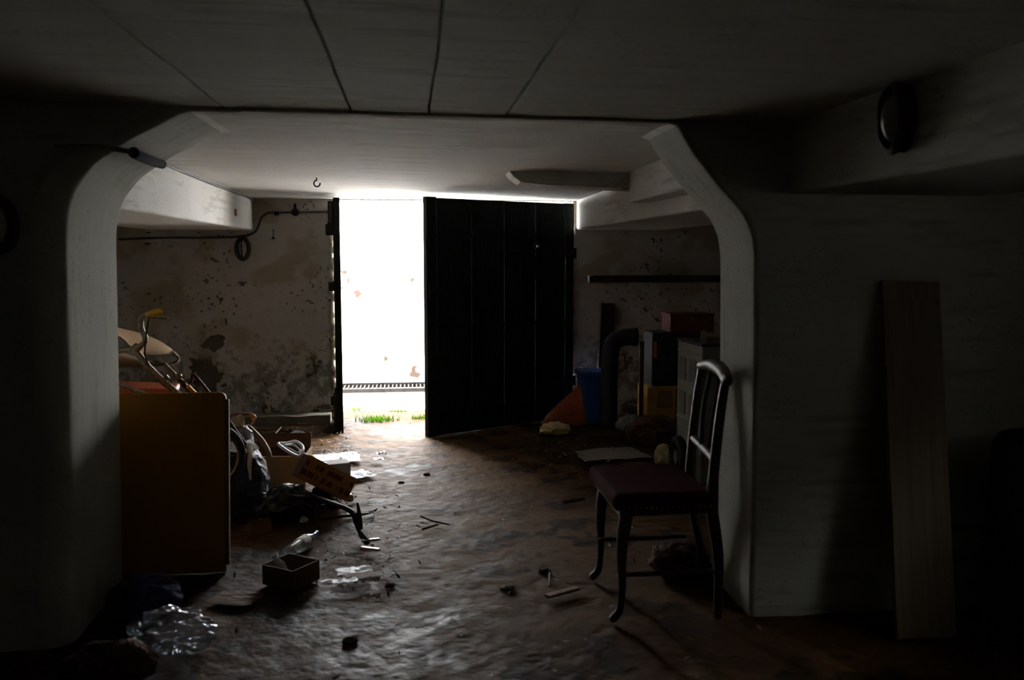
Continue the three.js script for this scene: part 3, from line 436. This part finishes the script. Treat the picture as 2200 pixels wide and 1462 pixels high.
single('branch', 'forked dark branch leaning in the heap behind the curved stick', 'branch', merge([limb([atFloor(560, 958, 0.02), P(585, 938, 6.35), P(604, 918, 6.5)], [0.012, 0.009, 0.005], 16, 7), limb([P(585, 938, 6.35), P(600, 938, 6.4), P(622, 940, 6.45)], [0.008, 0.006, 0.004], 12, 7)]), M.bark);
single('foil_scrap', 'bright shard of glass glinting in front of the black sack', 'scrap', limb([atFloor(546, 1150, 0.018), atFloor(549, 1140, 0.018), atFloor(553, 1128, 0.02)], [0.006, 0.005, 0.004], 8, 6), M.whitePlastic);
{ const c = [[796, 1172, 0.09, 0.2, 'topmost of the white slats under the foot of the bent steel tube'], [795, 1191, 0.1, -0.45, 'lower white slat in front of the foot of the bent steel tube']]; for (const [x, y, l, r, n] of c) single('plastic_shard', 'small ' + n, 'plastic piece', box(l, 0.012, 0.022, 0, 0.012, 0, 0.005), M.whitePlastic, atFloor(x, y, 0.014), [0, r, 0]); }
single('clear_bag', 'crumpled clear plastic bag on the floor at the foot of the left pier', 'plastic bag', crumple(0.125, 0.075, 0.085, 33, 0.6, 22), M.clearBag, (() => { const p = atFloor(362, 1412); p.z -= 0.05; return p; })(), [0, 0.15, 0]);
single('blue_cloth', 'dark blue cloth heaped against the left pier behind the clear bag', 'cloth', crumple(0.12, 0.085, 0.13, 45, 0.4), M.blueCloth, (() => { const p = atFloor(310, 1350); p.z -= 0.12; p.x -= 0.03; return p; })());
single('brown_rag', 'brown rag at the very bottom left in front of the clear bag', 'rag', crumple(0.13, 0.07, 0.08, 51, 0.45), M.brownCloth, (() => { const p = atFloor(236, 1466); return p; })());
/* ---------- right bay: stove parts, boxes, sacks ---------- */
{ // blue bin with rim
  const p = atFloor(1283, 920), o = thing('blue_bin', 'blue plastic bin with a folded rim between the orange sack and the stove pipe', 'bin', [p.x + 0.025, 0.012, p.z - 0.2]);
  const w = 0.28, h = P(1283, 803, -p.z + 0.1).y;
  part('body', (() => { const g = box(w, h, 0.28, 0, h / 2, 0, 0.03), q = g.attributes.position; for (let i = 0; i < q.count; i++) { const k = 0.84 + 0.16 * q.getY(i) / h; q.setX(i, q.getX(i) * k); q.setZ(i, q.getZ(i) * k); } g.computeVertexNormals(); return g; })(), M.bluePlastic, o);
  part('rim', box(w + 0.03, 0.05, 0.31, 0, h - 0.02, 0, 0.02), M.bluePlastic, o); part('rib', box(0.02, h * 0.8, 0.02, 0.02, h * 0.45, 0.135, 0.006), M.darkBox, o);
}
{ const t = P(1291, 653, 7.53), b = P(1281, 905, 7.53); const o = single('dark_post', 'dark upright post leaning on the front wall behind the blue bin', 'post', box(0.125, t.y - 0.01, 0.05, 0, (t.y - 0.01) / 2, 0, 0.006), M.darkWood, [(t.x + b.x) / 2 + 0.04, 0.014, -7.53], [0, 0, -0.035]); }
{ // stove pipe elbow
  const d = 6.95, B = (x, y, k = 0) => P(x, y, d + k), o = thing('stove_pipe', 'black stovepipe with a bend, standing by the blue bin', 'stove pipe');
  part('elbow', tube([B(1309, 815), B(1310, 785), B(1312, 755), B(1320, 735), B(1336, 726), B(1352, 724), B(1366, 724)], 0.07, 50, 18), M.blackIron, o);
  part('straight_pipe', tube([B(1309, 812), V(B(1309, 812).x, 0.02, -d)], 0.068, 10, 18), M.blackIron, o);
  part('collar', new THREE.CylinderGeometry(0.076, 0.076, 0.03, 24).rotateZ(Math.PI / 2), M.iron, o, B(1364, 724));
}
single('orange_sack', 'orange tarpaulin sack slumped in a slope against the foot of the big door leaf', 'sack', (() => { // a wedge of cloth: high at the right, running out to the left
  const a = F(1165, 916), b = F(1266, 921), L = b.x - a.x, top = P(1268, 828, -b.z).y, g = new THREE.PlaneGeometry(1, 1, 40, 24), p = g.attributes.position;
  for (let i = 0; i < p.count; i++) { const u = p.getX(i) + 0.5, v = p.getY(i) + 0.5, s = Math.sin(v * Math.PI), n = fbm(u * 5 + 20, v * 3 + 20, 997, 4, 14) - 0.5; const h = top * Math.pow(u, 0.85) * Math.pow(s, 0.45); p.setXYZ(i, a.x + L * u + 0.02 * n, 0.012 + Math.max(0, h * (1 + 0.18 * n)), a.z + (v - 0.45) * -0.26 * (0.5 + 0.5 * u) + 0.03 * n - 0.05); }
  g.computeVertexNormals(); return boxUV(g); })(), M.orangeTarp);
single('cream_paper', 'crumpled cream paper on the floor in front of the orange sack', 'paper', crumple(0.1, 0.05, 0.06, 12, 0.6, 10), M.cream, atFloor(1192, 936));
single('grey_sheet', 'grey plastic sheeting fallen beside the yellow carton', 'plastic sheet', crumple(0.1, 0.07, 0.06, 57, 0.55, 14), M.greyPlastic, (() => { const p = atFloor(1352, 926); p.z += 0.02; return p; })());
{ const p = atFloor(1432, 925), o = thing('yellow_carton', 'ochre yellow cardboard carton carrying the black box in the right bay', 'carton', [p.x + 0.05, 0.012, p.z - 0.16]), w = 0.42, h = P(1420, 832, -p.z).y - 0.012; 
  part('body', box(w, h, 0.3, 0, h / 2, 0, 0.006), M.yellowCard, o); part('flap', plain(0.12, 0.14, 0.006, -0.08, h - 0.075, 0.16), M.card, o, null, [0.12, 0, 0]); part('tape', plain(0.05, h * 0.9, 0.004, 0.05, h * 0.5, 0.152), M.cardDark, o);
  const q = thing('black_box', 'black boxy appliance with an orange strip, standing on the yellow carton', 'appliance', [p.x + 0.08, 0.012 + h, p.z - 0.17]), H = P(1420, 716, -p.z).y - h - 0.012;
  part('case', box(0.4, H, 0.28, 0, H / 2, 0, 0.012), M.darkBox, q); part('strip', box(0.022, 0.13, 0.012, -0.175, H * 0.68, 0.143, 0.003), M.orangeTrim, q); part('grille', box(0.26, H * 0.5, 0.01, 0.04, H * 0.42, 0.142, 0.004), M.blackIron, q);
  const r = thing('wooden_box', 'dark reddish wooden box on top of the black appliance', 'box', [p.x + 0.21, 0.012 + h + H, p.z - 0.17]), h2 = P(1480, 680, -p.z).y - h - H - 0.012; part('body', box(0.36, h2, 0.26, 0, h2 / 2, 0, 0.006), M.redWood, r); part('lid', box(0.37, 0.02, 0.27, 0, h2 + 0.008, 0, 0.004), M.redWood, r); part('catch', box(0.03, 0.03, 0.01, 0, h2 * 0.8, 0.134, 0.003), M.brass, r);
  single('wood_strip', 'thin upright brown wood strip left of the black appliance', 'wood strip', box(0.035, P(1378, 735, -p.z).y - 0.012, 0.03, 0, (P(1378, 735, -p.z).y - 0.012) / 2, 0, 0.004), wood(0x5b3a26, 0.7, 3), [P(1380, 900, -p.z).x, 0.012, p.z - 0.05]);
}
{ // grey enamelled stove side-on, four inset panels
  const n = F(1503, 1046), f = F(1451, 1012), o = thing('enamel_stove', 'grey enamelled stove seen side-on with four inset panels, beside the right pier', 'stove', [n.x, 0.012, (n.z + f.z) / 2]), L = Math.abs(n.z - f.z) * 1.0, h = P(1452, 728, -f.z).y - 0.02, ang = Math.atan2(n.x - f.x, n.z - f.z);
  o.rotation.y = ang; o.position.x = (n.x + f.x) / 2;
  part('body', box(0.5, h, L, 0.25, h / 2, 0, 0.012), M.enamel, o); part('top', box(0.51, 0.02, L + 0.015, 0.25, h + 0.004, 0, 0.006), M.darkBox, o);
  for (let i = 0; i < 2; i++) for (let j = 0; j < 2; j++) { const pz = (i - 0.5) * L * 0.42 - 0.02, py = h * (0.80 - 0.26 * j); part('inset_panel', box(0.012, h * 0.165, L * 0.27, -0.001, py, pz, 0.004), M.enamelDark, o); }
  for (const k of [0.93, 0.42]) part('bead', box(0.008, 0.012, L * 0.86, -0.002, h * k, -0.02, 0.003), M.enamel, o);
  const t = P(1494, 724, -(n.z) + 0.06); single('white_candle', 'short white candle standing on the grey stove', 'candle', merge([new THREE.CylinderGeometry(0.017, 0.019, 0.07, 16).translate(0, 0.035, 0), new THREE.CylinderGeometry(0.002, 0.002, 0.015, 6).translate(0, 0.077, 0)]), M.cream, [n.x + 0.03, h + 0.027, n.z - 0.07]);
  const w = thing('small_wheel', 'small black wheel leaning against the grey stove', 'wheel', [f.x - 0.05, 0.145, (f.z + n.z) / 2 + 0.02]); w.rotation.set(0, Math.PI / 2, 0.12); part('tyre', new THREE.TorusGeometry(0.105, 0.03, 12, 36), M.rubber, w); part('hub', new THREE.CylinderGeometry(0.045, 0.045, 0.04, 16).rotateX(Math.PI / 2), M.enamelDark, w);
}
single('cream_rag', 'cream rag on the floor left of the grey stove', 'rag', crumple(0.06, 0.08, 0.05, 63, 0.5, 9), M.cream, atFloor(1426, 1004));
single('brown_sack', 'dull brown sack lying before the yellow carton', 'sack', crumple(0.2, 0.12, 0.14, 66, 0.4), M.brownCloth, (() => { const p = atFloor(1415, 962); p.z -= 0.12; return p; })());
lay('flat_carton', 'flattened light brown carton on the floor of the right bay', 'cardboard', 1308, 982, 0.46, 0.34, 48, M.cardGrey, 0.15, 0.012);

/* ---------- chair before the right pier ---------- */
{
  const o = thing('dining_chair', 'old dark wooden dining chair with a worn red seat, standing before the right pier', 'chair', [0, 0, 0]), y0 = 0.012;
  const fA = F(1322, 1342), fB = F(1278, 1250), bA = F(1541, 1336), bB = V(bA.x + 0.06, 0, bA.z - 0.42); for (const v of [fA, fB, bA, bB]) v.y = y0;
  const zN = bA.z, zF = bB.z, SY = 0.445;
  // cabriole front legs
  for (const f of [fA, fB]) part('front_leg', limb([V(f.x + 0.045, SY + 0.01, f.z), V(f.x + 0.03, SY - 0.07, f.z), V(f.x + 0.022, 0.28, f.z), V(f.x + 0.024, 0.13, f.z), V(f.x + 0.012, 0.045, f.z), V(f.x - 0.008, y0 + 0.012, f.z)], [0.026, 0.026, 0.021, 0.016, 0.014, 0.017], 36, 12), M.chairWood, o);
  // back legs running up into the posts
  const top = P(1560, 812, -zN), mid = P(1527, 1075, -zN), leg = (z, b) => limb([V(b.x, y0 + 0.012, z), V(mid.x + 0.035, 0.25, z), V(mid.x + 0.004, SY + 0.02, z), V(mid.x + 0.012, 0.62, z), V(top.x - 0.018, 0.82, z), V(top.x, top.y, z)], [0.016, 0.019, 0.023, 0.02, 0.019, 0.017], 48, 10);
  for (const [z, b] of [[zN, bA], [zF, bB]]) part('back_post', leg(z, b).translate(z === zF ? 0.05 : 0, 0, 0), M.chairWood, o);
  const xb = mid.x, w = zN - zF, cz = (zN + zF) / 2;
  part('seat_frame', (() => { const s = new THREE.Shape([[fA.x + 0.01, zN + 0.01], [xb + 0.02, zN - 0.005], [xb + 0.06, zF + 0.005], [fA.x + 0.01, zF - 0.01]].map(([x, z]) => new THREE.Vector2(x, -z))); return boxUV(new THREE.ExtrudeGeometry(s, { depth: 0.03, bevelEnabled: true, bevelSize: 0.006, bevelThickness: 0.006, bevelSegments: 2 }).rotateX(-Math.PI / 2).translate(0, SY - 0.012, 0)); })(), M.chairWood, o);
  const st = part('seat', (() => { const g = new RoundedBoxGeometry(xb - fA.x + 0.03, 0.066, w + 0.075, 6, 0.026), p = g.attributes.position; for (let i = 0; i < p.count; i++) { const x = p.getX(i) / (xb - fA.x) * 2, z = p.getZ(i) / w * 2; if (p.getY(i) > 0) p.setY(i, p.getY(i) + 0.012 * (1 - Math.min(1, x * x)) * (1 - Math.min(1, z * z)) + 0.004 * (fbm(x * 3 + 9, z * 3 + 9, 997, 3, 4) - 0.5)); } g.computeVertexNormals(); return boxUV(g.translate((xb + fA.x) / 2 - 0.005, SY + 0.036, cz - 0.012)); })(), M.seatRed, o);
  part('nail_trim', merge([...Array(17)].flatMap((_, i) => { const x = fA.x + 0.02 + i / 16 * (xb - fA.x - 0.03); return [zN + 0.02, zF - 0.02].map((z) => new THREE.SphereGeometry(0.006, 8, 6).translate(x, SY + 0.017, z)); })), M.brass, st);
  // top rail with a dipped crest, lower rail, pierced splat
  const lean = (y) => top.x + (xb + 0.012 - top.x) * (top.y - y) / (top.y - 0.62);
  part('top_rail', limb([V(top.x + 0.05, top.y - 0.01, zF - 0.012), V(top.x + 0.052, top.y + 0.008, zF + 0.1), V(top.x + 0.041, top.y + 0.012, cz), V(top.x + 0.024, top.y + 0.008, zN - 0.1), V(top.x, top.y - 0.01, zN + 0.012)], [0.022, 0.026, 0.03, 0.026, 0.022], 40, 12), M.chairWood, o);
  part('lower_rail', limb([V(lean(0.63) + 0.05, 0.63, zF), V(lean(0.63) + 0.035, 0.625, cz), V(lean(0.63), 0.63, zN)], [0.016, 0.02, 0.016], 24, 10), M.chairWood, o);
  for (const k of [-1, 1]) part('splat_bar', limb([V(lean(0.63) + 0.031, 0.63, cz + k * 0.045), V(lean(0.78) + 0.026, 0.78, cz + k * 0.06), V(lean(0.95) + 0.036, 0.965, cz + k * 0.05)], [0.009, 0.01, 0.011], 20, 8), M.chairWood, o);
  for (const z of [zN, zF]) part('stretcher', limb([V(fA.x + 0.024, 0.2, z), V(xb + 0.035, 0.2, z)].flatMap((v, i, a) => i ? [v.clone().lerp(a[0], 0.5), v] : [v]), [0.009, 0.011, 0.009], 14, 8), M.chairWood, o);
}
{ // bundle under the chair
  single('dark_bundle', 'dark cloth bundle on the floor behind the chair legs', 'bundle', crumple(0.12, 0.08, 0.1, 69, 0.4, 10), M.brownCloth, atFloor(1462, 1238));
  single('pale_tin', 'pale crumpled tin on the floor under the chair', 'tin', crumple(0.03, 0.05, 0.03, 72, 0.4, 7), M.greyBoard, atFloor(1416, 1212));
}
/* ---------- leaning board and drum at the right ---------- */
{
  const a = F(1926, 1384), b = F(2058, 1380), t0 = P(1886, 604, 3.175), t1 = P(2026, 604, 3.175), z0 = (a.z + b.z) / 2, w = (b.x - a.x), x0 = (a.x + b.x) / 2, x1 = (t0.x + t1.x) / 2, run = z0 - -3.172, H = t0.y - 0.014, L = Math.hypot(H, run, x1 - x0);
  const o = thing('leaning_board', 'tall narrow grey-brown board leaning on the front of the right pier', 'board', [x0, 0.014, z0]); o.quaternion.setFromUnitVectors(V(0, 1, 0), V(x1 - x0, H, -run).normalize());
  part('panel', box(w, L, 0.022, 0, L / 2, -0.011, 0.003), M.greyBoard, o); part('batten', box(w, 0.05, 0.02, 0, L * 0.12, -0.032, 0.003), M.bareWood, o);
}
single('black_drum', 'black plastic drum standing at the right edge beside the leaning board', 'drum', (() => { const r = 0.24, h = 0.73; return new THREE.LatheGeometry([[0, 0], [r * 0.95, 0], [r, 0.03], [r, h * 0.3], [r * 1.03, h * 0.32], [r, h * 0.34], [r, h * 0.64], [r * 1.03, h * 0.66], [r, h * 0.68], [r * 0.97, h * 0.96], [r * 0.9, h], [r * 0.86, h], [r * 0.86, h - 0.04], [0, h - 0.04]].map(([x, y]) => new THREE.Vector2(x, y)), 48); })(), M.rubber, (() => { const p = P(2138, 1200, 2.88); return [p.x + 0.25, 0.014, -2.88]; })());

/* ---------- scraps on the floor ---------- */
{
  const stick = (label, pts, r, m = M.bark) => single('twig', label, 'twig', limb(pts.map(([x, y]) => atFloor(x, y, 0.02)), pts.map((_, i) => r * (1 - 0.4 * i / pts.length)), 14, 7), m);
  stick('dark twig crossing the narrow paper scrap behind the bent steel tube', [[690, 1122], [740, 1118], [785, 1113], [808, 1104]], 0.008);
  stick('longer of two twigs on the brown floor right of the bent steel tube', [[905, 1118], [930, 1128], [965, 1136]], 0.006);
  stick('shorter of two twigs on the brown floor right of the bent steel tube', [[908, 1146], [925, 1141], [942, 1136]], 0.006);
  stick('dark stick on the floor left of the chair seat', [[1212, 1086], [1232, 1084], [1254, 1079]], 0.01);
  stick('short brown stick pointing at the camera on the floor left of the chair', [[1181, 1242], [1181, 1256], [1180, 1270]], 0.006, M.bareWood);
  const chunk = (name, label, cat, px, py, r, off, m) => single(name, label, cat, crumple(r * 0.95, r * 0.5, r * 0.7, off, 0.5, 6), m, atFloor(px, py, -0.004));
  chunk('stone', 'dark clod of earth on the shiny floor at the bottom, right of the clear bag', 'stone', 752, 1382, 0.026, 3, M.bark);
  chunk('stone', 'grey stone on the floor midway between the bottle and the chair', 'stone', 1090, 1268, 0.028, 8, M.stone);
  chunk('stone', 'dark stone beside the short brown stick left of the chair', 'stone', 1170, 1232, 0.026, 13, M.bark);
  chunk('stone', 'dark clod below the crumpled wrapping paper', 'stone', 838, 1262, 0.02, 16, M.bark);
  chunk('stone', 'dark clod near the bright threshold before the left door leaf', 'stone', 917, 1022, 0.02, 17, M.bark);
  chunk('stone', 'dark clod right of the white paper sheet lying alone', 'stone', 862, 1040, 0.018, 19, M.bark);
  single('wood_chip', 'flat pinkish wood chip on the floor left of the chair', 'wood chip', box(0.16, 0.012, 0.035, 0, 0.008, 0, 0.004), M.pinkWood, atFloor(1208, 1283), [0, 0.45, 0.02]);
  for (const [x, y, l] of [[818, 981, 'upper'], [812, 995, 'lower']]) single('foil_scrap', l + ' of two shiny wrapper scraps in the bright light before the door', 'scrap', limp(0.07, 0.06, x, 0.03, 8), M.whitePlastic, atFloor(x, y), [0, 0.4, 0]);
}
{ // loose litter nobody could count: leaf bits, flaked plaster, splinters
  const leafG = (() => { const s = new THREE.Shape(); s.moveTo(-1, 0); s.quadraticCurveTo(0, 0.75, 1, 0); s.quadraticCurveTo(0, -0.75, -1, 0); const g = new THREE.ShapeGeometry(s, 3).rotateX(-Math.PI / 2), p = g.attributes.position; for (let i = 0; i < p.count; i++) p.setY(i, 0.25 * p.getX(i) ** 2 + 0.3 * Math.abs(p.getZ(i))); g.computeVertexNormals(); return g; })();
  const N = 2000, im = new THREE.InstancedMesh(leafG, std({ roughness: 0.8 }), N), d = new THREE.Object3D(), c = new THREE.Color(), cols = [0x6e4a26, 0x4a3420, 0x8a6a3a, 0x7d7468, 0x55452f, 0xa79c8c];
  for (let i = 0; i < N; i++) {
    const t = rnd(); let x, z;
    if (t < 0.4) { const a = atFloor(rr(520, 760), rr(925, 1090)); x = a.x; z = a.z; } else if (t < 0.62) { const a = atFloor(rr(640, 860), rr(1050, 1300)); x = a.x; z = a.z; } else if (t < 0.72) { const a = atFloor(rr(1150, 1450), rr(920, 1010)); x = a.x; z = a.z; } else if (t < 0.8) { const a = atFloor(rr(500, 720), rr(912, 940)); x = a.x; z = a.z; } else { x = rr(-1.1, 1.3); z = rr(-7.8, -2.3); }
    d.position.set(x, 0.014 + rnd() * 0.01, z); d.rotation.set(rr(-0.4, 0.4), rr(0, 6.3), rr(-0.4, 0.4)); const s = rr(0.006, 0.02) * (t < 0.4 ? 1.4 : 1); d.scale.set(s, s, s * rr(0.5, 1.1)); d.updateMatrix(); im.setMatrixAt(i, d.matrix); im.setColorAt(i, c.set(cols[Math.floor(rnd() * cols.length)]).multiplyScalar(rr(0.5, 1.1)));
  }
  im.name = 'floor_litter'; im.userData = { kind: 'stuff', label: 'dry leaf bits and flaked plaster strewn over the cellar floor', category: 'litter' }; shade(im); scene.add(im);
}
/* ---------- out in the yard ---------- */
{
  const top = 1.27, wz = -9.75, o = new THREE.Group(); o.name = 'yard_wall'; o.userData = { kind: 'structure' }; scene.add(o);
  part('core', plain(9, top + 0.1, 0.5, 0, (top - 0.1) / 2 - 0.02, wz - 0.27), yardWall(), o);
  let x = -1.6; while (x < 1.9) { const w = rr(0.22, 0.5), h = rr(0.05, 0.09); part('coping_stone', box(w - 0.012, h, 0.56, x + w / 2, top - 0.02 + h / 2, wz - 0.26 + rr(-0.02, 0.02), 0.015), M.copingA, o, null, [0, 0, rr(-0.015, 0.015)]); x += w; }
  const g = thing('drain_grate', 'low iron grating across the yard outside the door', 'grating', [0.1, 0.02, F(820, 840).z]);
  part('frame', merge([plain(2.6, 0.035, 0.03, 0, 0.01, 0.17), plain(2.6, 0.05, 0.03, 0, 0.015, -0.17)]), M.iron, g);
  for (let i = 0; i < 62; i++) part('bar', plain(0.014, 0.03, 0.33, -1.26 + i * 0.0413, 0.01, 0), M.iron, g);
  const tuft = (px, py, n, r, h, lab) => { const b = F(px, py), l = []; for (let i = 0; i < n; i++) { const a = rr(0, 6.28), q = rr(0, r), x0 = b.x + Math.cos(a) * q * 2.2, z0 = b.z + Math.sin(a) * q, y = rr(0.4, 1) * h, k = rr(-0.5, 0.5) * h; const t = new THREE.BufferGeometry(); t.setAttribute('position', new THREE.Float32BufferAttribute([x0 - 0.004, 0, z0, x0 + 0.004, 0, z0, x0 + k, y, z0 + rr(-0.3, 0.3) * h], 3)); t.setAttribute('uv', new THREE.Float32BufferAttribute([0, 0, 1, 0, 0.5, 1], 2)); t.computeVertexNormals(); l.push(t); } const m = single('grass_tuft', lab, 'grass', merge(l), M.grass); return m; };
  tuft(812, 905, 150, 0.09, 0.07, 'widest green grass tuft on the threshold outside the door'); tuft(762, 882, 90, 0.06, 0.05, 'small grass tuft beyond the threshold beside the left door leaf'); tuft(905, 900, 60, 0.04, 0.05, 'small grass tuft at the near edge of the big door leaf'); tuft(856, 885, 40, 0.04, 0.03, 'sparse grass blades before the iron grating');
  const pl = P(872, 572, 9.85), l = []; for (let i = 0; i < 60; i++) { const e = new THREE.IcosahedronGeometry(rr(0.012, 0.024), 0); e.scale(1, 0.4, 1); e.rotateZ(rr(-1, 1)); e.translate(pl.x + rr(-0.09, 0.09), pl.y - 0.02 + rr(-0.03, 0.13), pl.z + 0.2 * rnd()); l.push(e); } single('wall_plant', 'little green plant growing on top of the yard wall', 'plant', merge(l), M.grass);
}
renderer.render(scene, camera);
